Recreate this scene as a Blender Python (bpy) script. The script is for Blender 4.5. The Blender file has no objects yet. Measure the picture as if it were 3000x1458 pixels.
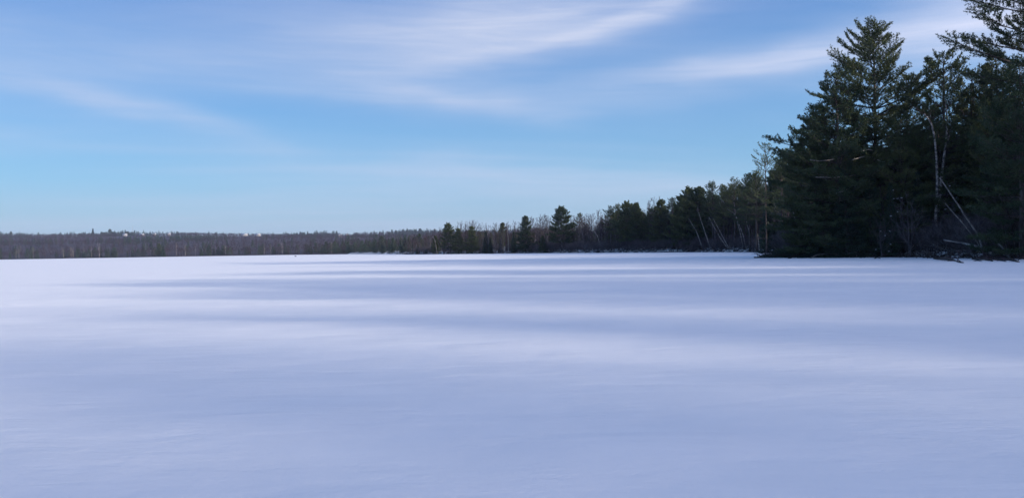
import bpy, math, random
import numpy as np
from mathutils import Matrix, Vector, noise as mnoise

# ------------------------------------------------------------------ camera
F = 2310.0                      # focal length in photograph pixels (3000 wide)
EYE = 1.6
SLOPE = 0.0165                  # the photograph leans: its horizon climbs to the right
RHO = math.atan(SLOPE)
PITCH = math.atan(2.3 / F)
scene = bpy.context.scene
col = scene.collection
cam_d = bpy.data.cameras.new("camera")
cam = bpy.data.objects.new("camera", cam_d)
col.objects.link(cam)
cam_d.sensor_fit = 'HORIZONTAL'
cam_d.angle = 2 * math.atan(1500 / F)
cam_d.clip_start = 0.1
cam_d.clip_end = 30000
_fwd = Vector((0, math.cos(PITCH), math.sin(PITCH)))
_up0 = Vector((0, -math.sin(PITCH), math.cos(PITCH)))
_r0 = Vector((1, 0, 0))
_right = _r0 * math.cos(RHO) - _up0 * math.sin(RHO)
_up = _r0 * math.sin(RHO) + _up0 * math.cos(RHO)
M3 = Matrix((_right, _up, -_fwd)).transposed().to_4x4()
M3.translation = Vector((0, 0, EYE))
cam.matrix_world = M3
scene.camera = cam

def ray(u, v):
    d = _right * ((u - 1500) / F) + _up * ((729 - v) / F) + _fwd
    return d
def at(u, v, Y):
    d = ray(u, v)
    return Vector((0, 0, EYE)) + d * (Y / d.y)
def azel(u, v):
    d = ray(u, v).normalized()
    return math.atan2(d.x, d.y), math.asin(d.z)

# ------------------------------------------------------------------ light
SUN_AZ = math.radians(115)      # clockwise from the view direction (+Y)
SUN_EL = math.radians(15)
scene.view_settings.view_transform = 'Standard'
scene.view_settings.look = 'None'
scene.view_settings.gamma = 1
scene.view_settings.use_curve_mapping = False
scene.view_settings.exposure = 0.91
sun_d = bpy.data.lights.new("sun", 'SUN')
sun_d.energy = 2.7
sun_d.angle = math.radians(2.0)
sun_d.color = (1.0, 0.88, 0.72)
sun = bpy.data.objects.new("sun", sun_d)
col.objects.link(sun)
sdir = Vector((math.sin(SUN_AZ) * math.cos(SUN_EL), math.cos(SUN_AZ) * math.cos(SUN_EL), math.sin(SUN_EL)))
sun.rotation_euler = sdir.to_track_quat('Z', 'Y').to_euler()
sun.location = sdir * 200

world = bpy.data.worlds.new("World")
scene.world = world
world.use_nodes = True

class G:
    """tiny node-graph helper"""
    def __init__(s, tree):
        s.t = tree
        s.n = tree.nodes
        s.l = tree.links
    def new(s, typ, **kw):
        n = s.n.new(typ)
        for k, v in kw.items():
            setattr(n, k, v)
        return n
    def put(s, sock, v):
        if isinstance(v, bpy.types.NodeSocket):
            s.l.new(v, sock)
        else:
            sock.default_value = v
    def m(s, op, a, b=0.0, c=None, clamp=False):
        n = s.n.new('ShaderNodeMath')
        n.operation = op
        n.use_clamp = clamp
        s.put(n.inputs[0], a)
        s.put(n.inputs[1], b)
        if c is not None:
            s.put(n.inputs[2], c)
        return n.outputs[0]
    def mix(s, fac, a, b, blend='MIX'):
        n = s.n.new('ShaderNodeMix')
        n.data_type = 'RGBA'
        n.blend_type = blend
        s.put(n.inputs[0], fac)
        s.put(n.inputs[6], a)
        s.put(n.inputs[7], b)
        return n.outputs[2]
    def noise(s, vec, scale, detail=4.0, rough=0.55, dist=0.0):
        n = s.n.new('ShaderNodeTexNoise')
        s.put(n.inputs['Vector'], vec)
        n.inputs['Scale'].default_value = scale
        n.inputs['Detail'].default_value = detail
        n.inputs['Roughness'].default_value = rough
        n.inputs['Distortion'].default_value = dist
        return n.outputs['Fac']
    def xyz(s, x, y, z=0.0):
        n = s.n.new('ShaderNodeCombineXYZ')
        s.put(n.inputs[0], x); s.put(n.inputs[1], y); s.put(n.inputs[2], z)
        return n.outputs[0]
    def smooth(s, v, a, b, lo=0.0, hi=1.0):
        n = s.n.new('ShaderNodeMapRange')
        n.interpolation_type = 'SMOOTHSTEP'
        s.put(n.inputs[0], v)
        n.inputs[1].default_value = a; n.inputs[2].default_value = b
        n.inputs[3].default_value = lo; n.inputs[4].default_value = hi
        return n.outputs[0]

def build_world():
    g = G(world.node_tree)
    g.n.clear()
    out = g.new('ShaderNodeOutputWorld')
    bg = g.new('ShaderNodeBackground')
    sky = g.new('ShaderNodeTexSky')
    sky.sky_type = 'NISHITA'
    sky.sun_disc = False
    sky.sun_elevation = SUN_EL
    sky.sun_rotation = SUN_AZ
    sky.altitude = 0
    sky.air_density = 1.0
    sky.dust_density = 0.3
    sky.ozone_density = 2.0
    base = g.mix(1.0, sky.outputs[0], (0.265, 0.485, 0.76, 1), 'MULTIPLY')     # the camera's cool white balance
    tc = g.new('ShaderNodeTexCoord')
    sep = g.new('ShaderNodeSeparateXYZ')
    g.put(sep.inputs[0], tc.outputs['Generated'])
    x, y, z = sep.outputs
    az = g.m('ARCTAN2', x, y)
    el = g.m('ARCSINE', z)
    # the high thin cloud lies on a plane far overhead: stretch it with the wind
    zz = g.m('ADD', g.m('MAXIMUM', z, 0.0), 0.06)
    px = g.m('DIVIDE', x, zz)
    py = g.m('DIVIDE', y, zz)
    ca, sa = math.cos(math.radians(14)), math.sin(math.radians(14))
    wx = g.m('ADD', g.m('MULTIPLY', px, ca), g.m('MULTIPLY', py, sa))
    wy = g.m('SUBTRACT', g.m('MULTIPLY', py, ca), g.m('MULTIPLY', px, sa))
    veil = g.noise(g.xyz(g.m('MULTIPLY', wx, 0.16), g.m('MULTIPLY', wy, 0.42)), 1.0, 3.0, 0.5, 0.8)
    fib = g.noise(g.xyz(g.m('MULTIPLY', wx, 0.55), g.m('MULTIPLY', wy, 2.2), 3.7), 1.0, 5.0, 0.6, 0.6)
    veil_s = g.smooth(veil, 0.36, 0.78)
    fib_s = g.smooth(fib, 0.25, 0.85, 0.55, 1.15)
    cover = g.m('MULTIPLY', g.m('MULTIPLY', veil_s, fib_s), 0.36)
    # the separate streaks of cirrus that can be pointed at
    streaks = [  # u, v, half length, half width (photograph pixels), strength, slope
        (1560, 50, 420, 95, 0.46, -0.14), (1300, 70, 800, 130, 0.20, -0.05), (1900, 40, 330, 34, 0.38, -0.26), (1480, 160, 480, 34, 0.30, -0.14),
        (2180, 196, 360, 38, 0.38, -0.07), (2440, 140, 400, 70, 0.34, -0.14), (2900, 80, 300, 110, 0.45, -0.1),
        (1300, 290, 330, 40, 0.42, 0.02), (1750, 310, 420, 40, 0.12, 0.0), (340, 318, 330, 30, 0.36, 0.23), (90, 190, 330, 80, 0.14, 0.18),
        (1000, 250, 700, 70, 0.14, 0.03), (1350, 505, 620, 46, 0.36, 0.03), (1700, 570, 900, 40, 0.25, 0.0), (820, 150, 600, 60, 0.20, -0.08)]
    warp = g.m('MULTIPLY', g.m('SUBTRACT', g.noise(g.xyz(g.m('MULTIPLY', az, 3.0), g.m('MULTIPLY', el, 9.0)), 1.0, 3.0, 0.5), 0.5), 0.09)
    el_w = g.m('ADD', el, warp)
    hair = g.noise(g.xyz(g.m('ADD', g.m('MULTIPLY', az, 5.0), g.m('MULTIPLY', el, 12.0)), g.m('MULTIPLY', el, 60.0)), 1.0, 5.0, 0.6, 0.4)
    hair_s = g.smooth(hair, 0.2, 0.8, 0.65, 1.2)
    for (u, v, hl, hw, st, sl) in streaks:
        a0, e0 = azel(u, v)
        L, W = hl / F, hw / F
        da = g.m('SUBTRACT', az, a0)
        de = g.m('SUBTRACT', g.m('SUBTRACT', el_w, e0), g.m('MULTIPLY', da, -sl + 0.0))
        q = g.m('ADD', g.m('POWER', g.m('ABSOLUTE', g.m('DIVIDE', da, L)), 2.0), g.m('POWER', g.m('ABSOLUTE', g.m('DIVIDE', de, W)), 2.0))
        b = g.m('EXPONENT', g.m('MULTIPLY', q, -1.0))
        cover = g.m('ADD', cover, g.m('MULTIPLY', g.m('MULTIPLY', b, st), hair_s))
    cover = g.m('MINIMUM', cover, 0.92)
    # the blue of clear winter air: the same all round, deepening upwards
    ramp = g.new('ShaderNodeValToRGB')
    g.put(ramp.inputs[0], g.m('DIVIDE', g.m('MAXIMUM', el, 0.0), 1.5708))
    er = ramp.color_ramp
    er.elements[0].position = 0.0; er.elements[0].color = (0.50, 0.66, 0.82, 1)
    er.elements[1].position = 1.0; er.elements[1].color = (0.11, 0.24, 0.55, 1)
    for p, c in ((0.055, (0.28, 0.63, 0.93, 1)), (0.11, (0.19, 0.485, 0.88, 1)), (0.19, (0.11, 0.325, 0.77, 1)), (0.4, (0.13, 0.29, 0.64, 1))):
        q = er.elements.new(p); q.color = c
    clear = g.mix(1.0, ramp.outputs[0], (5.1, 5.1, 5.1, 1), 'MULTIPLY')
    base = g.mix(0.65, base, clear)
    # pale band of air over the horizon
    hz = g.m('MULTIPLY', g.m('EXPONENT', g.m('MULTIPLY', g.m('MAXIMUM', el, 0.0), -15.0)), 0.82)
    c1 = g.mix(hz, base, (2.6, 3.25, 4.0, 1))
    # thin cloud scatters sunlight forward: glow towards the sun, raised to light the snow
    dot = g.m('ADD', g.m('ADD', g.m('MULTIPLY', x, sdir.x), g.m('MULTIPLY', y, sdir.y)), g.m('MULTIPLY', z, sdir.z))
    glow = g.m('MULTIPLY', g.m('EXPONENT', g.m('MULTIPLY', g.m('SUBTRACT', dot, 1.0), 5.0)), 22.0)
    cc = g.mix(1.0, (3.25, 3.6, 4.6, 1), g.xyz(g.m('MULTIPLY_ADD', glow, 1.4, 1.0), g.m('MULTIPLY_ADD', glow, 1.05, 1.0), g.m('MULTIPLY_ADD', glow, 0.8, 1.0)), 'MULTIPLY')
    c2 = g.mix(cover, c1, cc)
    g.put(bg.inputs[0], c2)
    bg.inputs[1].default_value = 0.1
    g.put(out.inputs[0], bg.outputs[0])
build_world()

# ------------------------------------------------------------------ materials
def mat(name):
    m = bpy.data.materials.new(name)
    m.use_nodes = True
    g = G(m.node_tree)
    b = g.n['Principled BSDF']
    b.inputs['Specular IOR Level'].default_value = 0.2
    return m, g, b

def mat_snow(name, land=False):
    m, g, b = mat(name)
    geo = g.new('ShaderNodeNewGeometry')
    P = geo.outputs['Position']
    n1 = g.noise(P, 0.9, 5, 0.6)
    c = g.mix(g.smooth(n1, 0.3, 0.7), (0.88, 0.885, 0.895, 1), (0.915, 0.915, 0.92, 1))
    if land:
        n2 = g.noise(P, 0.55, 6, 0.65)
        c = g.mix(g.smooth(n2, 0.44, 0.58), c, (0.075, 0.06, 0.05, 1))
    g.put(b.inputs['Base Color'], c)
    b.inputs['Roughness'].default_value = 0.75
    mp = g.new('ShaderNodeMapping')
    mp.inputs['Scale'].default_value = (0.35, 1.0, 1.0)
    g.put(mp.inputs[0], P)
    drift = g.noise(mp.outputs[0], 1.3, 4, 0.5, 0.6)
    grain = g.noise(P, 22.0, 3, 0.6)
    bp = g.new('ShaderNodeBump')
    bp.inputs['Strength'].default_value = 0.45
    bp.inputs['Distance'].default_value = 0.11
    mp2 = g.new('ShaderNodeMapping')
    mp2.inputs['Rotation'].default_value = (0, 0, math.radians(18))
    mp2.inputs['Scale'].default_value = (0.45, 1.6, 1.0)
    g.put(mp2.inputs[0], P)
    ripple = g.noise(mp2.outputs[0], 4.5, 5, 0.62, 0.8)
    crust = g.smooth(g.noise(P, 0.35, 3, 0.5), 0.42, 0.62)
    hh = g.m('ADD', drift, g.m('MULTIPLY', g.m('MULTIPLY', ripple, g.m('ADD', 0.25, crust)), 0.32))
    g.put(bp.inputs['Height'], g.m('ADD', hh, g.m('MULTIPLY', grain, 0.09)))
    g.put(b.inputs['Normal'], bp.outputs[0])
    return m

def mat_needles(name, ca, cb):
    m, g, b = mat(name)
    oi = g.new('ShaderNodeObjectInfo')
    geo = g.new('ShaderNodeNewGeometry')
    n1 = g.noise(geo.outputs['Position'], 0.45, 3, 0.6)
    k = g.m('ADD', g.m('MULTIPLY', n1, 0.8), g.m('MULTIPLY', oi.outputs['Random'], 0.35))
    c = g.mix(g.smooth(k, 0.3, 0.85), ca, cb)
    g.put(b.inputs['Base Color'], c)
    b.inputs['Roughness'].default_value = 0.6
    return m

def mat_bark(name, ca, cb, scale=3.0, stretch=(1, 1, 0.25), vary=0.0):
    m, g, b = mat(name)
    tc = g.new('ShaderNodeTexCoord')
    mp = g.new('ShaderNodeMapping')
    mp.inputs['Scale'].default_value = stretch
    g.put(mp.inputs[0], tc.outputs['Object'])
    n1 = g.noise(mp.outputs[0], scale, 5, 0.65)
    c = g.mix(g.smooth(n1, 0.38, 0.62), ca, cb)
    if vary:
        oi = g.new('ShaderNodeObjectInfo')
        k = g.m('ADD', 1.0 - vary, g.m('MULTIPLY', oi.outputs['Random'], 2 * vary))
        c = g.mix(1.0, c, g.xyz(k, k, g.m('MULTIPLY', k, 1.0)), 'MULTIPLY')
    g.put(b.inputs['Base Color'], c)
    b.inputs['Roughness'].default_value = 0.85
    bp = g.new('ShaderNodeBump')
    bp.inputs['Strength'].default_value = 0.5
    bp.inputs['Distance'].default_value = 0.03
    g.put(bp.inputs['Height'], n1)
    g.put(b.inputs['Normal'], bp.outputs[0])
    return m

def mat_plain(name, c, rough=0.7):
    m, g, b = mat(name)
    tc = g.new('ShaderNodeTexCoord')
    n1 = g.noise(tc.outputs['Object'], 1.5, 3, 0.6)
    g.put(b.inputs['Base Color'], g.mix(n1, tuple(x * 0.85 for x in c[:3]) + (1,), tuple(min(1, x * 1.12) for x in c[:3]) + (1,)))
    b.inputs['Roughness'].default_value = rough
    return m

MT = {
    'snow': mat_snow('lake_snow'),
    'land': mat_snow('forest_floor_snow', True),
    'needle': mat_needles('white_pine_needles', (0.034, 0.058, 0.030, 1), (0.095, 0.115, 0.045, 1)),
    'spruce': mat_needles('spruce_needles', (0.026, 0.050, 0.038, 1), (0.058, 0.085, 0.050, 1)),
    'bark': mat_bark('pine_bark', (0.035, 0.030, 0.028, 1), (0.10, 0.085, 0.078, 1)),
    'birch': mat_bark('birch_bark', (0.10, 0.09, 0.085, 1), (0.42, 0.39, 0.37, 1), 2.2, (1, 1, 1.6)),
    'grey': mat_bark('weathered_wood', (0.16, 0.145, 0.14, 1), (0.36, 0.335, 0.31, 1)),
    'twig': mat_bark('bare_twigs', (0.028, 0.020, 0.026, 1), (0.066, 0.049, 0.058, 1), 0.6, (1, 1, 1), 0.35),
    'brush': mat_bark('grey_brush', (0.065, 0.058, 0.063, 1), (0.14, 0.125, 0.13, 1), 0.8, (1, 1, 1), 0.3),
    'driftwood': mat_bark('wet_driftwood', (0.022, 0.018, 0.017, 1), (0.075, 0.062, 0.055, 1)),
    'white': mat_plain('white_paint', (0.36, 0.35, 0.35)),
    'roof': mat_plain('old_snow', (0.44, 0.46, 0.50), 0.8),
    'glass': mat_plain('window_glass', (0.03, 0.035, 0.045), 0.2),
    'steel': mat_plain('galvanised_steel', (0.30, 0.30, 0.31), 0.5),
    'hillfloor': mat_bark('hill_forest_floor', (0.04, 0.032, 0.036, 1), (0.06, 0.048, 0.053, 1), 0.02, (1, 1, 1)),
}

# ------------------------------------------------------------------ mesh helpers
class MB:
    def __init__(s):
        s.v = []; s.f3 = []; s.f4 = []; s.n = 0; s.m3 = []; s.m4 = []; s.mi = 0
    def add(s, verts, tris=None, quads=None):
        verts = np.asarray(verts, float)
        s.v.append(verts)
        if tris is not None and len(tris):
            t = np.asarray(tris, int) + s.n
            s.f3.append(t); s.m3.append(np.full(len(t), s.mi))
        if quads is not None and len(quads):
            q = np.asarray(quads, int) + s.n
            s.f4.append(q); s.m4.append(np.full(len(q), s.mi))
        s.n += len(verts)
    def tube(s, pts, rad, k=5, cap=True):
        pts = np.asarray(pts, float); n = len(pts)
        rad = np.broadcast_to(np.asarray(rad, float), (n,))
        d = np.gradient(pts, axis=0)
        d /= np.linalg.norm(d, axis=1)[:, None] + 1e-9
        ref = np.array([0, 0, 1.0]) if abs(d[0, 2]) < 0.8 else np.array([1.0, 0, 0])
        a = np.cross(d, ref); a /= np.linalg.norm(a, axis=1)[:, None] + 1e-9
        b = np.cross(d, a)
        th = np.arange(k) * 2 * math.pi / k
        ring = pts[:, None, :] + rad[:, None, None] * (np.cos(th)[None, :, None] * a[:, None, :] + np.sin(th)[None, :, None] * b[:, None, :])
        V = ring.reshape(-1, 3)
        i = np.arange(n - 1)[:, None] * k; j = np.arange(k)[None, :]; j2 = (j + 1) % k
        Q = np.stack([i + j, i + j2, i + k + j2, i + k + j], -1).reshape(-1, 4)
        T = []
        if cap and k >= 3:
            V = np.vstack([V, pts[-1:] + d[-1:] * rad[-1] * 0.3, pts[:1]])
            e = (n - 1) * k; c = n * k
            T = [(e + q, e + (q + 1) % k, c) for q in range(k)] + [((q + 1) % k, q, c + 1) for q in range(k)]
        s.add(V, T, Q)
    def slivers(s, base, tip, w, rng):
        """one thin triangle per twig or needle bundle"""
        base = np.asarray(base, float); tip = np.asarray(tip, float)
        d = tip - base
        side = np.cross(d, rng.normal(size=d.shape))
        side /= np.linalg.norm(side, axis=1)[:, None] + 1e-9
        w = np.asarray(w, float).reshape(-1, 1) if np.ndim(w) else w
        V = np.stack([base - side * w * 0.5, base + side * w * 0.5, tip], 1).reshape(-1, 3)
        s.add(V, np.arange(len(V)).reshape(-1, 3))
    def box(s, c, size, rot=None):
        hx, hy, hz = [q / 2 for q in size]
        V = np.array([(x, y, z) for x in (-hx, hx) for y in (-hy, hy) for z in (-hz, hz)])
        if rot:
            V = V @ np.array(Matrix.Rotation(rot, 3, 'Z')).T
        s.add(V + np.array(c), None, [(0, 1, 3, 2), (4, 6, 7, 5), (0, 4, 5, 1), (2, 3, 7, 6), (0, 2, 6, 4), (1, 5, 7, 3)])
    def mesh(s, name, mats, smooth=False):
        V = np.vstack(s.v)
        f3 = np.vstack(s.f3) if s.f3 else np.zeros((0, 3), int)
        f4 = np.vstack(s.f4) if s.f4 else np.zeros((0, 4), int)
        mi = np.concatenate((s.m3 or [np.zeros(0)]) + (s.m4 or [np.zeros(0)])).astype(int)
        me = bpy.data.meshes.new(name)
        me.vertices.add(len(V)); me.vertices.foreach_set('co', V.ravel())
        me.loops.add(f3.size + f4.size)
        me.loops.foreach_set('vertex_index', np.concatenate([f3.ravel(), f4.ravel()]).astype(np.int32))
        me.polygons.add(len(f3) + len(f4))
        ls = np.concatenate([np.arange(len(f3)) * 3, f3.size + np.arange(len(f4)) * 4]).astype(np.int32)
        me.polygons.foreach_set('loop_start', ls)
        me.polygons.foreach_set('material_index', mi.astype(np.int32))
        if smooth:
            me.polygons.foreach_set('use_smooth', np.ones(len(ls), bool))
        for m in (mats if isinstance(mats, (list, tuple)) else [mats]):
            me.materials.append(m)
        me.update(calc_edges=True)
        me.validate()
        return me

def link(name, data, parent=None, loc=None):
    o = bpy.data.objects.new(name, data)
    col.objects.link(o)
    if parent is not None:
        o.parent = parent
    if loc is not None:
        o.location = loc
    return o
def tag(o, label=None, cat=None, group=None, kind=None):
    if label: o['label'] = label
    if cat: o['category'] = cat
    if group: o['group'] = group
    if kind: o['kind'] = kind
    return o

# ------------------------------------------------------------------ shoreline and terrain
SHORE = np.array([  # the lake lies to the left of this line
    (70, -260), (56, -120), (46, -70), (47, -40), (53, -15), (58, 8), (62, 30), (61, 50), (57, 64), (50.5, 73), (47, 80), (46.5, 91), (43.5, 101), (37, 106),
    (37.5, 114), (44, 124), (54, 150), (61, 188), (62, 212), (58, 232), (50, 250), (40, 275), (28, 302), (18, 322), (6, 345),
    (-8, 368), (-26, 392), (-46, 418), (-57, 436), (-66, 480), (-92, 580), (-140, 700), (-230, 850), (-330, 905), (-520, 925),
    (-720, 905), (-950, 860), (-1400, 800), (-2500, 700)], float)
def shore_dist(P):
    """signed distance: positive on land"""
    P = np.asarray(P, float)
    best = np.full(len(P), 1e9); sgn = np.ones(len(P))
    for a, b in zip(SHORE[:-1], SHORE[1:]):
        ab = b - a; L2 = (ab ** 2).sum()
        t = np.clip(((P - a) @ ab) / L2, 0, 1)
        d = P - (a + t[:, None] * ab)
        dist = np.hypot(d[:, 0], d[:, 1])
        cr = ab[0] * (P[:, 1] - a[1]) - ab[1] * (P[:, 0] - a[0])
        upd = dist < best - 1e-9
        best = np.where(upd, dist, best); sgn = np.where(upd, np.where(cr < 0, 1, -1), sgn)
    return best * sgn
def n2(x, y, s, o=0.0):
    return mnoise.noise(Vector((x * s + o, y * s - o, o)))
def land_h(P):
    P = np.asarray(P, float)
    d = shore_dist(P)
    wob = np.array([n2(x, y, 0.12, 3.0) * 1.6 + n2(x, y, 0.4, 8.0) * 0.7 for x, y in P])
    d2 = d + wob
    h = np.where(d2 < 0, -0.6, 0.0)
    s = np.clip(d2 / 2.2, 0, 1); s = s * s * (3 - 2 * s)
    h = -0.5 + 1.2 * s + np.clip(d2 - 1.5, 0, 14) * 0.11 + np.clip(d2 - 14, 0, 80) * 0.03
    bump = np.array([n2(x, y, 0.35, 1.0) * 0.22 + n2(x, y, 0.9, 5.0) * 0.1 for x, y in P])
    return np.where(d2 > 0, h + bump, -0.5)
def ground(x, y):
    return max(0.0, float(land_h([(x, y)])[0]))

def grid_mesh(name, xs, ys, hfun, m, cut=None):
    X, Y = np.meshgrid(xs, ys)
    P = np.stack([X.ravel(), Y.ravel()], 1)
    H = hfun(P)
    nx, ny = len(xs), len(ys)
    i = (np.arange(ny - 1)[:, None] * nx + np.arange(nx - 1)[None, :]).ravel()
    Q = np.stack([i, i + 1, i + nx + 1, i + nx], 1)
    if cut is not None:
        Q = Q[(H[Q] > cut).any(1)]
    b = MB(); b.add(np.column_stack([P, H]), None, Q)
    return b.mesh(name, m, True)

def lake_h(P):
    out = np.empty(len(P))
    for k, (x, y) in enumerate(P):
        r = math.hypot(x, y)
        f = 1.0 if r < 60 else max(0.25, 60 / r)
        h = mnoise.noise(Vector((x * 0.07 + y * 0.02, y * 0.20 - x * 0.03, 0))) * 0.10
        h += mnoise.noise(Vector((x * 0.22 + y * 0.05, y * 0.65 - x * 0.10, 7))) * 0.035
        if r < 40:
            h += mnoise.noise(Vector((x * 0.8, y * 1.9, 3))) * 0.010
        out[k] = h * f - 0.04
    return out
def graded(a, lo, hi, step0, growth):
    p = [a]; s = step0
    while p[-1] < hi:
        p.append(p[-1] + s); s *= growth
    q = [a]; s = step0
    while q[-1] > lo:
        q.append(q[-1] - s); s *= growth
    return np.array(sorted(set(p + q)))
lake = link('frozen_lake', grid_mesh('frozen_lake', graded(0, -6000, 6000, 0.35, 1.028), graded(6, -400, 9000, 0.25, 1.022), lake_h, MT['snow']))
tag(lake, 'flat snow covered frozen lake with long soft tree shadows', 'lake', kind='structure')
bank = link('snowy_bank', grid_mesh('snowy_bank', np.concatenate([np.arange(-150, 130, 1.6), np.arange(130, 420, 12)]),
            np.concatenate([np.arange(-250, 60, 6), np.arange(60, 470, 1.6), np.arange(472, 900, 12)]), land_h, MT['land'], -0.45))
tag(bank, 'snowy wooded bank along the lake shore', 'bank', kind='structure')

def hill_h(P):
    P = np.asarray(P, float)
    d = shore_dist(P)
    crest = np.interp(P[:, 0] / np.maximum(P[:, 1], 1), [-0.8, -0.66, -0.4, -0.2, 0.0, 0.4], [66, 62, 55, 50, 47, 50])
    t = np.clip((d - 30) / 1400, 0, 1)
    ramp = (t ** 0.9) * (1.06 - 0.06 * t)
    h = 1.2 + crest * ramp
    w = np.array([n2(x, y, 0.0028, 2.0) * 8 + n2(x, y, 0.008, 9.0) * 3 for x, y in P])
    h = h + w * np.clip(t * 1.6, 0, 1) - np.clip((d - 1500) / 1500, 0, 1) * 30
    return np.where((d > 8) & (P[:, 1] > 560), h, -2.0)
hill = link('far_hill', grid_mesh('far_hill', np.arange(-3200, 1800, 28), np.arange(580, 4200, 28), hill_h, MT['hillfloor'], -1.9))
tag(hill, 'long low wooded hill across the lake', 'hill', kind='structure')

# ------------------------------------------------------------------ trees
def unit(v):
    return v / (np.linalg.norm(v) + 1e-9)

def pine(H, seed, base=0.18, Lmax=None, dz=0.85, nb=(3, 6), e_low=-8, e_top=58, dens=4.0, bl=0.26, bw=0.05, blades=7, lean=0.01,
         extra=(), prof_pow=0.8, tuft_step=0.24, dead=8, gap=0.0, rt=None, mats=('bark', 'needle'), tw=0.42):
    rng = np.random.default_rng(seed)
    Lmax = Lmax or 0.24 * H
    rt = rt or 0.011 * H + 0.05
    tr, cr = MB(), MB()
    zs = np.linspace(0, H, 14)
    off = np.cumsum(rng.normal(0, lean * H / 14, (14, 2)), 0); off[0] = 0
    tp = np.column_stack([off, zs])
    tr.tube(tp, rt * (1 - zs / H) ** 0.8 + 0.025, 8)
    def trunk(z):
        return np.array([np.interp(z, zs, tp[:, 0]), np.interp(z, zs, tp[:, 1]), z])
    tc, td = [], []
    def branch(z, az, L, e0, curl, leaf0=0.3, dead_b=False):
        p = trunk(z); n = 7
        pts = [p]; e = e0; a = az
        for k in range(n - 1):
            e += curl / (n - 1) * (0.3 + 1.4 * k / (n - 1)); a += rng.normal(0, 0.07)
            p = p + np.array([math.cos(a) * math.cos(e), math.sin(a) * math.cos(e), math.sin(e)]) * L / (n - 1)
            pts.append(p)
        pts = np.array(pts)
        r0 = 0.012 * L + 0.012
        tr.tube(pts, np.linspace(r0, 0.008, n), 4, False)
        if dead_b:
            for _ in range(int(L * 2)):
                s = rng.uniform(0.3, 1); i = min(int(s * (n - 1)), n - 2)
                q = pts[i] + (pts[i + 1] - pts[i]) * (s * (n - 1) - i)
                dv = unit(pts[i + 1] - pts[i]) + rng.normal(0, 0.6, 3)
                tr.tube([q, q + unit(dv) * rng.uniform(0.2, 0.7)], [0.01, 0.004], 3, False)
            return
        nt = max(3, int(L * dens))
        for k in range(nt):
            s = leaf0 + (1 - leaf0) * (k + rng.uniform(0, 1)) / nt
            i = min(int(s * (n - 1)), n - 2)
            q = pts[i] + (pts[i + 1] - pts[i]) * (s * (n - 1) - i)
            d = unit(pts[i + 1] - pts[i])
            side = unit(np.cross(d, (0, 0, 1))) * (1 if k % 2 else -1)
            ang = rng.uniform(0.5, 1.05)
            dv = unit(d * math.cos(ang) + side * math.sin(ang) + np.array([0, 0, rng.uniform(-0.05, 0.35)]))
            l = np.clip((0.12 + tw * (1.05 - s)) * L * rng.uniform(0.6, 1.2), 0.25, 2.4)
            tr.tube([q, q + dv * l * 0.55, q + dv * l + np.array([0, 0, 0.08 * l])], [0.012, 0.008, 0.004], 3, False)
            m = max(2, int(l / tuft_step))
            for j in range(m):
                f = 0.25 + 0.75 * (j + rng.uniform(0, 1)) / m
                tc.append(q + dv * l * f + rng.normal(0, 0.05, 3)); td.append(dv * 0.7 + np.array([0, 0, 0.55]))
        for j in range(int(L * 0.5 / tuft_step)):
            s = 0.5 + 0.5 * rng.uniform(); i = min(int(s * (n - 1)), n - 2)
            q = pts[i] + (pts[i + 1] - pts[i]) * (s * (n - 1) - i)
            tc.append(q + rng.normal(0, 0.05, 3)); td.append(unit(pts[i + 1] - pts[i]) + np.array([0, 0, 0.5]))
    z = base * H
    az0 = rng.uniform(0, 6.28)
    while z < H - 0.25:
        t = (z - base * H) / (H - base * H)
        k = rng.integers(nb[0], nb[1])
        az0 += rng.uniform(0.4, 1.2)
        prof = (1 - t) ** prof_pow * (0.72 + 0.28 * min(1, t / 0.2)) + 0.02
        big = rng.uniform(0.75, 1.15)
        for j in range(k):
            if rng.uniform() < gap:
                continue
            L = max(0.35, Lmax * prof * rng.uniform(0.6, 1.12) * big)
            e = math.radians(e_low + (e_top - e_low) * t ** 1.15 + rng.normal(0, 6))
            branch(z + rng.normal(0, 0.12), az0 + j * 6.283 / k + rng.normal(0, 0.25), L, e, math.radians(rng.uniform(12, 38)))
        z += dz * rng.uniform(0.6, 1.35) * (0.75 + 0.25 * (1 - t))
    for (zf, az, L, e, curl) in extra:
        branch(zf, az, L, math.radians(e), math.radians(curl))
    for _ in range(dead):
        branch(rng.uniform(0.06, base + 0.25) * H, rng.uniform(0, 6.28), rng.uniform(0.3, 0.75) * Lmax, math.radians(rng.uniform(-10, 15)), math.radians(rng.uniform(-30, 15)), dead_b=True)
    for _ in range(5):   # leader tip
        tc.append(trunk(H) + rng.normal(0, 0.08, 3)); td.append(np.array([0, 0, 1.0]))
    tc = np.repeat(np.array(tc), blades, 0); td = np.repeat(np.array(td), blades, 0)
    d = td + rng.normal(0, 0.62, td.shape); d /= np.linalg.norm(d, axis=1)[:, None]
    L = bl * rng.uniform(0.65, 1.25, (len(d), 1))
    flip = rng.uniform(size=(len(d), 1)) < 0.5
    a = tc; b = tc + d * L
    cr.slivers(np.where(flip, a, b), np.where(flip, b, a), bw * rng.uniform(0.7, 1.3, len(d)), rng)
    return tr, cr, mats

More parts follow.
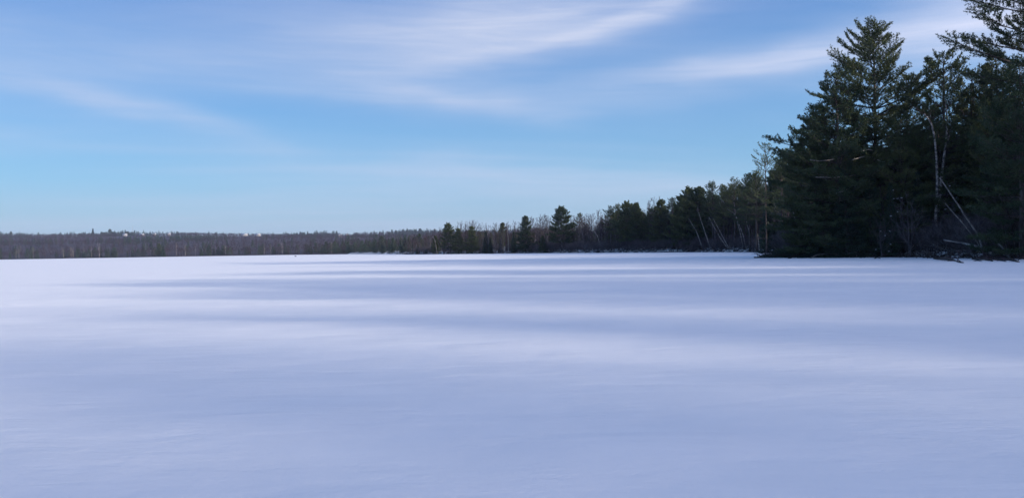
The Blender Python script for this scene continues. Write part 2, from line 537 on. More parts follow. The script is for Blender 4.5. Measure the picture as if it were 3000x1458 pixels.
def spruce(H, seed, R=None, bl=0.22, bw=0.07, blades=8, base=0.04, step=0.34):
    rng = np.random.default_rng(seed)
    R = R or 0.17 * H
    tr, cr = MB(), MB()
    tr.tube([(0, 0, 0), (0.03 * H * rng.normal() * .3, 0, H * 0.5), (0, 0, H)], [0.012 * H + .03, 0.008 * H, 0.012], 6)
    tc, td = [], []
    z = base * H
    while z < H - 0.2:
        t = z / H
        k = rng.integers(5, 8); a0 = rng.uniform(0, 6.28)
        for j in range(k):
            L = max(0.2, R * (1 - t) ** 0.85 * rng.uniform(0.6, 1.12))
            a = a0 + j * 6.283 / k + rng.normal(0, 0.2)
            e = math.radians(-18 + 50 * t + rng.normal(0, 6))
            n = 5; p = np.array([0, 0, z]); pts = [p]
            for q in range(n - 1):
                p = p + np.array([math.cos(a) * math.cos(e), math.sin(a) * math.cos(e), math.sin(e)]) * L / (n - 1)
                e += 0.09; pts.append(p)
            pts = np.array(pts)
            tr.tube(pts, np.linspace(0.008 * L + .01, 0.006, n), 3, False)
            m = max(4, int(L * 9))
            for q in range(m):
                s = 0.15 + 0.85 * (q + rng.uniform()) / m; i = min(int(s * (n - 1)), n - 2)
                c = pts[i] + (pts[i + 1] - pts[i]) * (s * (n - 1) - i)
                d = unit(pts[i + 1] - pts[i]); side = unit(np.cross(d, (0, 0, 1))) * rng.choice((-1, 1))
                w = 0.32 * L * (1.1 - s) + 0.12
                tc.append(c + side * rng.uniform(0, w) + np.array([0, 0, -0.05 * rng.uniform()])); td.append(d * 0.7 + side * 0.6 + np.array([0, 0, -0.12]))
        z += step * rng.uniform(0.7, 1.3)
    tc = np.repeat(np.array(tc), blades, 0); td = np.repeat(np.array(td), blades, 0)
    d = td + rng.normal(0, 0.45, td.shape); d /= np.linalg.norm(d, axis=1)[:, None]
    L = bl * rng.uniform(0.65, 1.25, (len(d), 1))
    cr.slivers(tc + d * L, tc, bw * rng.uniform(0.7, 1.3, len(d)), rng)
    return tr, cr, ('bark', 'spruce')

def bare(H, seed, limbs=11, subs=6, twigs=9, lean=(0, 0), spread=0.42, r0=None, crown0=0.35, mats=('twig', 'twig'), tw=0.018, stems=1, curve=0.04):
    """leafless hardwood: trunk, limbs, branches and a haze of twigs"""
    rng = np.random.default_rng(seed)
    tr, cr = MB(), MB()
    tb, tt = [], []
    for st in range(stems):
        h = H * (1 if st == 0 else rng.uniform(0.75, 0.97))
        n = 9; zs = np.linspace(0, 1, n)
        a = rng.uniform(0, 6.28)
        lx = lean[0] + (math.cos(a) * 0.09 if stems > 1 else 0); ly = lean[1] + (math.sin(a) * 0.09 if stems > 1 else 0)
        wob = np.cumsum(rng.normal(0, curve * h / n, (n, 2)), 0); wob[0] = 0
        bx = (math.cos(a) * 0.15 * (stems > 1), math.sin(a) * 0.15 * (stems > 1))
        tp = np.column_stack([bx[0] + lx * h * zs ** 1.15 + wob[:, 0], bx[1] + ly * h * zs ** 1.15 + wob[:, 1], h * zs])
        r = r0 or 0.009 * H + 0.03
        tr.tube(tp, r * (1 - zs) ** 0.7 + 0.012, 6)
        def P(s):
            return np.array([np.interp(s, zs, tp[:, c]) for c in range(3)])
        for k in range(limbs):
            s = crown0 + (0.97 - crown0) * (k + rng.uniform()) / limbs
            az = rng.uniform(0, 6.28); e = math.radians(rng.uniform(28, 62))
            L = spread * h * (1.08 - s) * rng.uniform(0.7, 1.2) + 0.5
            p = P(s); pts = [p]
            for q in range(4):
                e += rng.normal(0.06, 0.1); az += rng.normal(0, 0.14)
                p = p + np.array([math.cos(az) * math.cos(e), math.sin(az) * math.cos(e), math.sin(e)]) * L / 4
                pts.append(p)
            pts = np.array(pts)
            tr.tube(pts, np.linspace(r * 0.38 * (1.1 - s) + 0.012, 0.008, 5), 4, False)
            for j in range(subs):
                f = 0.25 + 0.75 * (j + rng.uniform()) / subs; i = min(int(f * 4), 3)
                q = pts[i] + (pts[i + 1] - pts[i]) * (f * 4 - i)
                d = unit(unit(pts[i + 1] - pts[i]) + rng.normal(0, 0.5, 3) + np.array([0, 0, 0.25]))
                l = L * rng.uniform(0.25, 0.5) * (1.25 - f) + 0.3
                e1 = q + d * l * 0.5; d2 = unit(d + rng.normal(0, 0.2, 3) + np.array([0, 0, 0.2])); e2 = e1 + d2 * l * 0.5
                tr.tube([q, e1, e2], [0.013, 0.009, 0.005], 3, False)
                for w in range(twigs):
                    g = rng.uniform(0.1, 1.0)
                    b = q + (e1 - q) * g * 2 if g < 0.5 else e1 + (e2 - e1) * (g * 2 - 1)
                    dd = unit(d + rng.normal(0, 0.45, 3) + np.array([0, 0, 0.25]))
                    tb.append(b); tt.append(b + dd * rng.uniform(0.25, 0.8) * (0.4 + 0.05 * H))
    if tb:
        cr.slivers(np.array(tb), np.array(tt), tw, rng)
    return tr, cr, mats

PROTO = {}
def proto(key, res):
    tr, cr, mats = res
    mt = tr.mesh(key + '_trunk', MT[mats[0]], True)
    mc = cr.mesh(key + '_crown', MT[mats[1]]) if cr.n else None
    H = max(v[:, 2].max() for v in tr.v)
    if cr.n:
        H = max(H, np.percentile(np.vstack(cr.v)[:, 2], 99.9))
    PROTO[key] = (mt, mc, float(H))

def tree(key, x, y, H, label, cat='tree', group=None, name='pine_tree', rot=None, z=None, sxy=1.0, bare_tree=False):
    mt, mc, h0 = PROTO[key]
    e = link(name, None)
    e.location = (x, y, (ground(x, y) if z is None else z) - 0.15)
    s = H / h0
    e.scale = (s * sxy, s * sxy, s)
    e.rotation_euler = (0, 0, random.uniform(0, 6.28) if rot is None else rot)
    tag(e, label, cat, group)
    link('trunk', mt, e)
    if mc:
        tag(link('twigs' if bare_tree else 'crown', mc, e), kind='stuff')
    return e

random.seed(5)
proto('hero', pine(30, 11, base=0.08, Lmax=10.5, dz=1.2, nb=(4, 7), dens=4.6, prof_pow=0.36, e_low=-12, e_top=42, dead=10, gap=0.1, tuft_step=0.2, blades=9, bw=0.06))
proto('edge', pine(31, 23, base=0.08, Lmax=8.0, dz=1.1, nb=(4, 7), dens=4.6, prof_pow=0.4, e_low=-10, e_top=40, dead=10, gap=0.12, tuft_step=0.2, blades=9, bw=0.06,
      extra=[(27.0, math.pi, 8.4, 3, 14), (24.6, math.pi * 1.03, 8.4, 10, 14), (20.6, math.pi * 0.99, 10.8, 15, 8), (22.5, math.pi * 0.92, 8, 10, 12), (18.5, math.pi * 1.02, 8, 8, 10)]))
proto('pine_a', pine(20, 31, base=0.06, Lmax=6.3, dz=0.85, nb=(4, 7), dens=4.6, prof_pow=0.45, e_top=46, bw=0.07, blades=8, tuft_step=0.22))
proto('pine_b', pine(20, 47, base=0.12, Lmax=6.0, dz=0.95, nb=(4, 7), dens=4.4, prof_pow=0.38, e_top=44, bw=0.07, blades=8, gap=0.1, tuft_step=0.22))
proto('pine_c', pine(20, 59, base=0.2, Lmax=6.2, dz=1.1, nb=(4, 7), dens=4.4, prof_pow=0.4, e_low=-4, e_top=50, bw=0.07, blades=8, gap=0.15, tuft_step=0.22))
proto('point', pine(17, 35, base=0.16, Lmax=4.6, dz=0.9, nb=(4, 7), dens=4.6, prof_pow=0.5, e_top=46, bw=0.07, blades=8, tuft_step=0.22, gap=0.12,
      extra=[(14.6, math.pi, 5.0, 12, 12), (13.2, math.pi * 1.06, 4.6, 6, 12), (9.5, math.pi * 0.95, 4.8, 0, 14)]))
proto('pine_thick', pine(20, 37, base=0.08, Lmax=6.6, dz=0.85, nb=(5, 8), dens=4.2, prof_pow=0.5, e_top=50, bl=0.4, bw=0.14, blades=7, tuft_step=0.28))
proto('pine_thick_b', pine(20, 39, base=0.22, Lmax=6.8, dz=0.95, nb=(5, 8), dens=4.2, prof_pow=0.42, e_low=-4, e_top=50, bl=0.4, bw=0.14, blades=7, tuft_step=0.28, gap=0.08))
proto('pine_a_high', pine(20, 33, base=0.36, Lmax=6.0, dz=0.85, nb=(4, 7), dens=4.6, prof_pow=0.55, e_low=-4, e_top=55, bw=0.07, blades=6, tuft_step=0.22))
proto('pine_b_high', pine(20, 49, base=0.42, Lmax=5.6, dz=0.9, nb=(4, 7), dens=4.4, prof_pow=0.5, e_low=-4, e_top=55, bw=0.07, blades=6, gap=0.08, tuft_step=0.22))
proto('pine_c_high', pine(20, 61, base=0.46, Lmax=6.0, dz=0.95, nb=(4, 7), dens=4.4, prof_pow=0.48, e_low=0, e_top=58, bw=0.07, blades=6, gap=0.1, tuft_step=0.22))
proto('sparse', pine(19, 67, rt=0.14, base=0.45, Lmax=5.0, dz=1.1, dens=2.8, prof_pow=0.35, e_low=5, e_top=45, gap=0.3, blades=8, tw=0.3))
proto('spruce_a', spruce(12, 71))
proto('spruce_b', spruce(12, 73, R=2.6))
proto('spruce_far', spruce(12, 75, R=2.3, bl=0.42, bw=0.15, blades=6, step=0.3))
proto('bare_e', bare(15, 181, limbs=12, spread=0.45, tw=0.03, mats=('brush', 'brush'), stems=2, crown0=0.2))
proto('bare_f', bare(15, 183, limbs=12, spread=0.55, tw=0.03, mats=('brush', 'brush'), crown0=0.18, lean=(-0.12, 0)))
proto('bare_a', bare(15, 81, tw=0.03))
proto('bare_b', bare(15, 83, tw=0.03, spread=0.5, limbs=12))
proto('bare_c', bare(15, 85, tw=0.03, spread=0.34, limbs=12, stems=2, subs=5, twigs=7))
proto('bare_d', bare(15, 87, tw=0.03, spread=0.6, crown0=0.28, limbs=13))
proto('birch_a', bare(14, 91, limbs=9, subs=4, twigs=7, spread=0.28, crown0=0.45, mats=('birch', 'twig'), r0=0.12))
proto('birch_b', bare(14, 93, limbs=8, subs=4, twigs=6, spread=0.25, crown0=0.4, mats=('birch', 'twig'), stems=2, r0=0.11))

def top_height(u, v, Y, x, y):
    return at(u, v, Y).z - ground(x, y) + 0.15
def put(key, u, Y, vtop, label, group=None, name='pine_tree', rot=None, sxy=1.0, cat='tree', bare_tree=False):
    b = at(u, 0.5 * (vtop + 735), Y)
    H = top_height(u, vtop, Y, b.x, Y)
    return tree(key, b.x, Y, H, label, cat, group, name, rot, None, sxy, bare_tree)

# --- the near stand on the right
put('hero', 2562, 102, 52, 'tallest white pine in full view, its open pointed crown against the cloud', rot=0.4)
put('edge', 3030, 83, -75, 'huge white pine cut by the right edge, long boughs reaching left across the sky', rot=0.0)
put('pine_b', 2768, 96, 148, 'tall pine directly behind the pale twin birch trunks')
put('pine_a', 2455, 99, 205, 'broad dense pine pressed against the left side of the tallest pine', sxy=1.2)
put('pine_a', 2392, 103, 300, 'mid height pine stepping down left of the tallest pine', rot=1.0, sxy=1.15)
put('point', 2345, 107, 378, 'lowest left pine of the near stand, one bough sticking out left', rot=0.0)
put('pine_b', 2660, 112, 215, 'pine filling the gap between the tallest pine and the birch pine')
put('pine_a', 2640, 96, 330, 'shorter dark pine in front of the tallest pine, right side')
put('spruce_a', 2896, 97, 178, 'narrow dark spruce spire near the right edge')
put('pine_a', 2945, 92, 235, 'dense olive pine at the right edge below the long boughs', rot=3.3)
put('pine_a', 2990, 74, 165, 'dense pine standing in front of the right edge giant')
put('pine_a', 2925, 94, 150, 'dense pine between the narrow spruce spire and the right edge giant', rot=4.0)
put('pine_b', 2850, 104, 205, 'pine closing the gap right of the birch pine')
put('pine_a', 2850, 103, 270, 'dark pine behind the leaning pale poles')
for i, (u, Y, v, k, lab) in enumerate([
        (2480, 97, 420, 'spruce_b', 'young dark spruce low in front of the tallest pine'),
        (2410, 101, 470, 'spruce_b', 'young spruce at the left foot of the near stand'),
        (2550, 96, 480, 'spruce_b', 'bushy young spruce under the tallest pine'),
        (2610, 94, 530, 'spruce_a', 'small spruce flecked with snow below the tallest pine'),
        (2690, 94, 500, 'spruce_b', 'young spruce left of the twin birch foot'),
        (2975, 88, 420, 'pine_a', 'young olive pine filling the lower right edge'),
        (2830, 97, 440, 'spruce_b', 'young spruce between twin birch and right edge')]):
    put(k, u, Y, v, lab, name='spruce_tree' if 'spruce' in k else 'pine_tree')

proto('sapling_a', bare(8, 171, limbs=9, subs=5, twigs=8, spread=0.55, crown0=0.15, r0=0.05, stems=2, tw=0.02, mats=('brush', 'brush'), curve=0.08))
proto('sapling_b', bare(8, 173, limbs=9, subs=5, twigs=8, spread=0.6, crown0=0.12, r0=0.05, lean=(-0.25, 0), tw=0.02, mats=('brush', 'brush'), curve=0.1))
for (u, Y, v, k, lab) in [(2660, 90.5, 560, 'sapling_a', 'grey leafless sapling left of the twin birch foot'), (2705, 90, 600, 'sapling_b', 'low grey sapling directly at the twin birch foot'),
        (2800, 86.5, 590, 'sapling_a', 'grey leafless sapling behind the long leaning pole'), (2850, 82, 610, 'sapling_b', 'bushy grey sapling under the leaning poles'),
        (2905, 79, 580, 'sapling_a', 'grey sapling right of the leaning poles'), (2955, 75, 600, 'sapling_b', 'grey sapling close to the right edge'),
        (2585, 93, 620, 'sapling_a', 'thin grey sapling before the bushy young spruce'), (2500, 96, 640, 'sapling_b', 'low grey sapling at the foot of the tallest pine'),
        (2425, 99, 650, 'sapling_a', 'grey sapling at the left foot of the near stand')]:
    put(k, u, Y, v, lab, name='sapling', cat='sapling', bare_tree=True)
hero = [o for o in bpy.data.objects if o.get('label', '').startswith('tallest white pine')][0]
inv = (Matrix.Translation(hero.location) @ hero.rotation_euler.to_matrix().to_4x4() @ Matrix.Diagonal((*hero.scale, 1))).inverted()
for pts, Y in [([(2560, 470), (2574, 444), (2545, 438), (2518, 444)], 95), ([(2556, 462), (2535, 458), (2515, 463), (2498, 468)], 94.5), ([(2470, 462), (2425, 470), (2400, 472), (2374, 468)], 95),
               ([(2530, 506), (2490, 516), (2450, 520), (2390, 519)], 94.5), ([(2620, 500), (2600, 480), (2570, 468)], 94.5), ([(2500, 545), (2470, 560), (2450, 566)], 94)]:
    bm_ = MB(); bm_.tube([np.array(at(a, b, Y + 3 - 3 * i / (len(pts) - 1))) for i, (a, b) in enumerate(pts)], np.linspace(0.09, 0.04, len(pts)), 5)
    o = link('dead_bough', bm_.mesh('dead_bough', MT['grey'], True), hero)
    o.matrix_parent_inverse = inv

# --- the stepped shore running away to the left
put('sparse', 2243, 165, 415, 'thin sparse pine with bare trunk left of the near stand', rot=1.1)
mid = [(2290, 142, 470, 'pine_c'), (2215, 186, 498, 'pine_b'), (2196, 200, 506, 'pine_a'), (2268, 160, 500, 'spruce_far'), (2152, 217, 519, 'pine_c'), (2122, 224, 540, 'pine_a'),
       (2088, 229, 529, 'pine_b'), (2050, 238, 547, 'pine_thick'), (2020, 240, 545, 'pine_thick_b'), (1998, 246, 572, 'pine_thick'), (1971, 251, 578, 'pine_a'),
       (1937, 257, 584, 'pine_thick'), (1908, 262, 606, 'pine_b'), (1864, 268, 592, 'pine_thick_b'), (1837, 272, 587, 'pine_thick_b'), (1812, 277, 595, 'pine_b'), (1790, 281, 601, 'pine_c')]
mid_lab = ['pine just left of the near stand, foot in the shade', 'pine under the thin sparse pine, left of it', 'pine left below the sparse pine crown',
           'dark spruce at the foot of the sparse pine', 'pine with tufted crown above the leaning birches', 'dense pine behind the leaning birches, right of centre',
           'pine topping the middle of the stepped shore', 'round topped pine on the stepped shore', 'broad dark pine at the left shoulder of the stepped shore',
           'pine falling away left of the dark shoulder', 'pointed pine left of the dark pine shoulder', 'olive pine in front of bare grey crowns',
           'low pine in the dip between two olive groups', 'rightmost pine of the olive group left of the dip', 'middle and tallest pine of the olive group',
           'left centre pine of the olive group', 'leftmost spiky pine of the olive group']
for (u, Y, v, k), lab in zip(mid, mid_lab):
    put(k + '_high' if k + '_high' in PROTO else k, u, Y + 8, v, lab, name='spruce_tree' if 'spruce' in k else 'pine_tree', sxy=1.12)
put('pine_thick_b', 1645, 322, 602, 'lone tall pine with domed crown above the bare brown trees', sxy=1.25, rot=0.7)
put('pine_thick', 1540, 346, 632, 'dense dark pine left of the lone tall pine', sxy=1.05, rot=2.0)
for (u, Y, v, k, lab) in [
        (1698, 338, 622, 'pine_b_high', 'small pine top among bare trees right of the lone pine'),
        (1473, 392, 652, 'pine_thick', 'small pine top peeping over brown bare trees'),
        (1313, 388, 651, 'pine_thick_b', 'pale tufted pine at the left tip of the point'),
        (1342, 384, 668, 'pine_thick', 'dark pine second from the left tip of the point'),
        (1382, 380, 662, 'pine_thick', 'dark broad pine on the point below bare crowns'),
        (1276, 404, 690, 'pine_thick', 'low bushy pine at the outer end of the point'),
        (1424, 372, 676, 'spruce_far', 'taller of two small reddish brown spruces on the bank'),
        (1437, 370, 697, 'spruce_far', 'shorter of two small reddish brown spruces on the bank'),
        (1466, 368, 702, 'spruce_far', 'little spruce left of the pale vertical birch'),
        (1505, 356, 680, 'spruce_far', 'low spruce touching the dense dark pine'),
        (1222, 428, 722, 'spruce_far', 'little dark evergreen beyond the tip of the point'),
        (1248, 418, 728, 'spruce_far', 'low dark evergreen hugging the tip of the point'),
        (1590, 330, 690, 'pine_thick', 'low side pine right of the dense dark pine')]:
    put(k, u, Y, v, lab, name='spruce_tree' if 'spruce' in k else 'pine_tree', sxy=1.1)

# --- bare hardwoods that can be told apart along that shore
kb = ['bare_a', 'bare_b', 'bare_c', 'bare_d']
rb = random.Random(9)
skyline = ([1190, 1290, 1350, 1385, 1420, 1500, 1560, 1590, 1640, 1700, 1750, 1800, 1890, 1950, 2000, 2100, 2200, 2300, 2400],
           [690, 664, 646, 642, 650, 646, 627, 623, 632, 622, 612, 610, 582, 576, 585, 560, 545, 520, 500])
yline = ([1190, 1300, 1413, 1540, 1645, 1733, 1850, 2000, 2150, 2250, 2300, 2400], [440, 402, 372, 348, 324, 304, 280, 250, 224, 192, 156, 125])
for (u, dY, v, k, lab) in [
        (1590, 14, 624, 'bare_d', 'pale bare maple with rounded crown right of the dark pine'),
        (1562, 16, 634, 'bare_b', 'bare crown rising directly behind the dense dark pine'),
        (1350, 12, 644, 'bare_d', 'fan shaped bare crown on the point'),
        (1382, 10, 641, 'bare_b', 'tallest bare crown on the point'),
        (1752, 18, 610, 'bare_b', 'bare crown left of the olive pine group'),
        (1895, 24, 578, 'bare_c', 'bare grey crown behind the dip in the pines'),
        (1925, 24, 572, 'bare_d', 'bare crown rising behind the olive pine'),
        (2182, 3, 553, 'bare_d', 'pale spreading bare tree in front of the stepped shore pines'),
        (1288, 8, 664, 'bare_a', 'wispy bare tree at the outer end of the point')]:
    put(k, u, float(np.interp(u, *yline)) + dY, v, lab, name='bare_tree', bare_tree=True)
ZONES = [(1290, 'at the outer end of the point'), (1400, 'by the tufted pines of the point'), (1480, 'near the two small reddish spruces'),
         (1530, 'left of the dense dark pine'), (1600, 'right of the dense dark pine'), (1670, 'around the lone tall pine'), (1730, 'left of the white forked snag'),
         (1790, 'right of the white forked snag'), (1880, 'among the olive pine group'), (1960, 'in the dip beside the olive pines'), (2050, 'under the dark pine shoulder'),
         (2130, 'among the slanted birches'), (2210, 'around the brightest birch trunk'), (9999, 'below the thin sparse pine')]
u = 1195
while u < 2330:
    for row in range(3 if u < 2150 else 2):
        uu = u + rb.uniform(-9, 9)
        Y = float(np.interp(uu, *yline)) + 1.5 + row * 6 + rb.uniform(0, 4)
        v = float(np.interp(uu, *skyline)) + rb.uniform(0, 15) + (18 if row == 0 else 0) + (12 if uu > 1760 else 0)
        zone = [z for z in ZONES if uu < z[0]][0][1]
        lab = ['bare brown hardwood standing at the waterline ', 'bare brown hardwood in the second row ', 'bare brown hardwood deep in the wood '][row] + zone
        put(rb.choice(['bare_e', 'bare_f', 'bare_c']) if row == 0 else rb.choice(kb), uu, Y, v, lab, 'leafless trees along the shore', 'bare_tree', bare_tree=True)
    u += 14 if u < 1800 else 26

# --- pale birches and snags, each traced in depth from root to tip
def pole(name, pts, Y, r, label, m='birch', forks=(), group=None, cat='tree', dY=0.0, tw=14, seed=0):
    """slender stem through photograph points (root first) standing at depth Y, dY metres deeper at its tip"""
    rng = np.random.default_rng(seed + int(pts[0][0]))
    n = len(pts)
    W = [at(u, v, Y + dY * i / max(1, n - 1)) for i, (u, v) in enumerate(pts)]
    base = W[0].copy(); g0 = ground(base.x, base.y)
    base.z = min(base.z, g0) - 0.1
    e = link(name, None, loc=base)
    tag(e, label, cat, group)
    b = MB()
    q = np.array([np.array(w - base) for w in W]); q[0] = 0
    ts = np.linspace(0, 1, n); t2 = np.linspace(0, 1, n * 4)
    qq = np.column_stack([np.interp(t2, ts, q[:, c]) for c in range(3)])
    qq[1:-1] = (qq[:-2] + qq[1:-1] * 2 + qq[2:]) / 4
    b.tube(qq, np.linspace(r, r * 0.35, len(qq)), 6)
    link('trunk', b.mesh(name + '_trunk', MT[m], True), e)
    for fk in forks:
        f = MB()
        P = np.array([np.array(at(u, v, Y + dY * 0.5) - base) for u, v in fk])
        f.tube(P, np.linspace(r * 0.6, r * 0.2, len(P)), 5)
        link('limb', f.mesh(name + '_limb', MT[m], True), e)
    if tw:
        t = MB(); bb, tt = [], []
        for _ in range(tw):
            s = rng.uniform(0.45, 1); i = min(int(s * (len(qq) - 1)), len(qq) - 2); p = qq[i]
            d = unit(unit(qq[i + 1] - qq[i]) + rng.normal(0, 0.6, 3)); l = rng.uniform(0.8, 2.2)
            t.tube([p, p + d * l * .5, p + unit(d + rng.normal(0, .2, 3)) * l], [r * .22, r * .15, 0.008], 3, False)
            for _k in range(8):
                g = rng.uniform(0.3, 1); bb.append(p + d * l * g); tt.append(bb[-1] + unit(d + rng.normal(0, .5, 3)) * rng.uniform(.4, 1.1))
        t.slivers(bb, tt, 0.018, rng)
        tag(link('twigs', t.mesh(name + '_twigs', MT['twig']), e), kind='stuff')
    return e
pole('birch_tree', [(2742, 742), (2741, 640), (2746, 540), (2744, 470), (2738, 400), (2728, 360), (2708, 334)], 93, 0.19, 'left stem of the pale twin birch in the near stand', tw=10)
pole('birch_tree', [(2749, 742), (2746, 640), (2756, 540), (2764, 470), (2774, 400), (2774, 340), (2770, 292)], 93.6, 0.20, 'right and taller stem of the pale twin birch', forks=[[(2772, 430), (2780, 400), (2784, 380)]], tw=10)
pole('leaning_pole', [(2886, 728), (2868, 692), (2838, 648), (2802, 592), (2770, 545), (2752, 520)], 80, 0.11, 'long pale bare pole leaning left in front of the twin birch', 'grey', tw=4)
pole('leaning_pole', [(2884, 726), (2856, 698), (2818, 650), (2790, 620), (2768, 594)], 80.5, 0.08, 'thinner pole leaning left just below the long pale one', 'grey', tw=4)
pole('leaning_pole', [(2966, 706), (2935, 655), (2905, 612), (2866, 566)], 77, 0.10, 'dark leaning pole nearer the right edge', 'driftwood', tw=6)
pole('leaning_pole', [(2978, 690), (2960, 640), (2938, 592), (2926, 566)], 75.5, 0.08, 'upright leaning pole close to the right edge', 'driftwood', tw=6)
pole('leaning_pole', [(2378, 722), (2352, 690), (2334, 658), (2322, 612)], 106, 0.17, 'curved grey trunk leaning out at the left of the near stand', 'grey', tw=6)
pole('leaning_pole', [(2606, 690), (2592, 640), (2582, 590), (2578, 540)], 95, 0.09, 'faint dark pole rising through the young spruces', 'driftwood', tw=6)
# leaning birches on the stepped shore
for j, (pts, Y, lab) in enumerate([
        ([(2134, 728), (2112, 700), (2092, 665), (2077, 636)], 226, 'middle leaning birch of the slanted group'),
        ([(2137, 726), (2118, 694), (2102, 664), (2090, 642)], 225, 'rightmost stem of the slanted birch group'),
        ([(2082, 716), (2066, 682), (2052, 640), (2043, 606)], 234, 'tall leaning birch with two bends left of the slanted group'),
        ([(2060, 706), (2040, 676), (2028, 658), (2018, 640)], 238, 'short leaning birch, leftmost of the slanted birches'),
        ([(2178, 722), (2168, 678), (2156, 635), (2150, 592)], 216, 'tall white birch leaning slightly left, brightest trunk of the shore'),
        ([(2185, 722), (2178, 690), (2166, 660), (2155, 628), (2130, 612)], 215, 'white birch twin crossing the brightest trunk'),
        ([(2199, 720), (2196, 680), (2186, 650), (2192, 590)], 210, 'straight pale birch under the spreading bare tree'),
        ([(2268, 722), (2262, 700), (2256, 680)], 176, 'short white stub of birch near the left of the near stand'),
        ([(2226, 724), (2220, 690), (2214, 660)], 196, 'thin pale birch between the stepped shore and near stand'),
        ([(1563, 736), (1490, 728), (1489, 700), (1486, 672)][1:], 358, 'pale vertical birch with white trunk left of the dense dark pine'),
        ([(1281, 740), (1277, 720), (1274, 702), (1266, 694)], 402, 'thin pale trunk at the outer end of the point'),
        ([(1345, 738), (1332, 727), (1320, 718)], 386, 'grey trunk tipped to the left on the point'),
        ([(1424, 730), (1426, 690), (1425, 668)], 376, 'slim pale trunk among brown bare trees on the point')]):
    pole('birch_tree', pts, Y, 0.13 if Y < 300 else 0.17, lab, tw=10 if Y < 300 else 6)
pole('dead_snag', [(1760, 712), (1752, 694), (1742, 678), (1739, 655), (1736, 634)], 298, 0.17, 'white forked dead snag standing out from the shore', 'birch', forks=[[(1744, 680), (1735, 676), (1725, 672)], [(1742, 676), (1748, 662), (1751, 655)]], tw=6)

# ------------------------------------------------------------------ masses of wood too many to count
protos_c = bpy.data.collections.new('wood_sources')      # not in the scene: only instanced by the masses below
PIDX = {}
def src(key, res=None):
    if res is not None:
        tr, cr, mats = res
        off = tr
        off.mi = 1
        for k in range(len(cr.v)):
            off.add(cr.v[k], cr.f3[k])
        me = off.mesh('mass_' + key, [MT[mats[0]], MT[mats[1]]])
        H = max(v[:, 2].max() for v in off.v)
    o = bpy.data.objects.new('%02d_%s' % (len(PIDX), key), me)
    protos_c.objects.link(o)
    PIDX[key] = (len(PIDX), H)
src('pine_a', pine(20, 131, base=0.06, Lmax=5.6, dz=1.0, nb=(4, 7), prof_pow=0.5, dens=3.2, bw=0.085, bl=0.34, blades=4, tuft_step=0.34, dead=6))
src('pine_b', pine(20, 137, base=0.15, Lmax=5.6, dz=1.1, nb=(4, 7), dens=3.2, prof_pow=0.42, bw=0.085, bl=0.34, blades=4, tuft_step=0.34, dead=6, gap=0.1))
src('bare_a', bare(15, 141, limbs=10, subs=5, twigs=6, tw=0.022))
src('bare_b', bare(15, 143, limbs=10, subs=5, twigs=6, tw=0.022, spread=0.5))
src('far_pine', pine(16, 151, base=0.12, Lmax=4.6, prof_pow=0.45, dz=1.3, nb=(4, 6), dens=1.6, bw=0.34, bl=0.75, blades=3, tuft_step=0.7, dead=0, mats=('bark', 'spruce')))
src('far_spruce', spruce(14, 153, R=2.2, bl=0.55, bw=0.28, blades=2, step=0.8))
src('far_bare_a', bare(14, 155, limbs=11, subs=5, twigs=7, tw=0.075, spread=0.5, crown0=0.3, r0=0.1))
src('far_bare_b', bare(14, 157, limbs=11, subs=5, twigs=7, tw=0.075, spread=0.6, crown0=0.25, r0=0.1))
src('brush_a', bare(3, 161, limbs=7, subs=4, twigs=6, spread=0.8, crown0=0.05, r0=0.02, stems=3, tw=0.016, mats=('brush', 'brush'), curve=0.12))
src('brush_b', bare(3, 163, limbs=7, subs=4, twigs=6, spread=0.9, crown0=0.05, r0=0.02, stems=3, tw=0.016, mats=('brush', 'brush'), curve=0.15, lean=(0.3, 0)))

def scatter_tree():
    t = bpy.data.node_groups.new('mass_of_trees', 'GeometryNodeTree')
    t.interface.new_socket('Geometry', in_out='INPUT', socket_type='NodeSocketGeometry')
    t.interface.new_socket('Geometry', in_out='OUTPUT', socket_type='NodeSocketGeometry')
    N = t.nodes
    gi, go = N.new('NodeGroupInput'), N.new('NodeGroupOutput')
    iop = N.new('GeometryNodeInstanceOnPoints')
    ci = N.new('GeometryNodeCollectionInfo')
    ci.inputs['Collection'].default_value = protos_c
    ci.inputs['Separate Children'].default_value = True
    ci.inputs['Reset Children'].default_value = True
    def attr(nm, ty):
        a = N.new('GeometryNodeInputNamedAttribute'); a.data_type = ty
        a.inputs['Name'].default_value = nm
        return a.outputs['Attribute']
    iop.inputs['Pick Instance'].default_value = True
    L = t.links
    L.new(gi.outputs[0], iop.inputs['Points'])
    L.new(ci.outputs[0], iop.inputs['Instance'])
    L.new(attr('pick', 'INT'), iop.inputs['Instance Index'])
    L.new(attr('turn', 'FLOAT_VECTOR'), iop.inputs['Rotation'])
    L.new(attr('size', 'FLOAT_VECTOR'), iop.inputs['Scale'])
    L.new(iop.outputs[0], go.inputs[0])
    return t
SC = scatter_tree()
def mass(name, rows, label, cat):
    """rows: (x, y, z, key, height, width factor)"""
    me = bpy.data.meshes.new(name)
    me.from_pydata([(r[0], r[1], r[2]) for r in rows], [], [])
    rr = random.Random(len(rows))
    a = me.attributes.new('pick', 'INT', 'POINT'); a.data.foreach_set('value', [PIDX[r[3]][0] for r in rows])
    a = me.attributes.new('turn', 'FLOAT_VECTOR', 'POINT')
    a.data.foreach_set('vector', [c for r in rows for c in (rr.gauss(0, .03), rr.gauss(0, .03), rr.uniform(0, 6.28))])
    a = me.attributes.new('size', 'FLOAT_VECTOR', 'POINT')
    sz = []
    for r in rows:
        s = r[4] / PIDX[r[3]][1]; sz += [s * r[5], s * r[5], s]
    a.data.foreach_set('vector', sz)
    o = link(name, me)
    md = o.modifiers.new('scatter', 'NODES'); md.node_group = SC
    return tag(o, label, cat, kind='stuff')

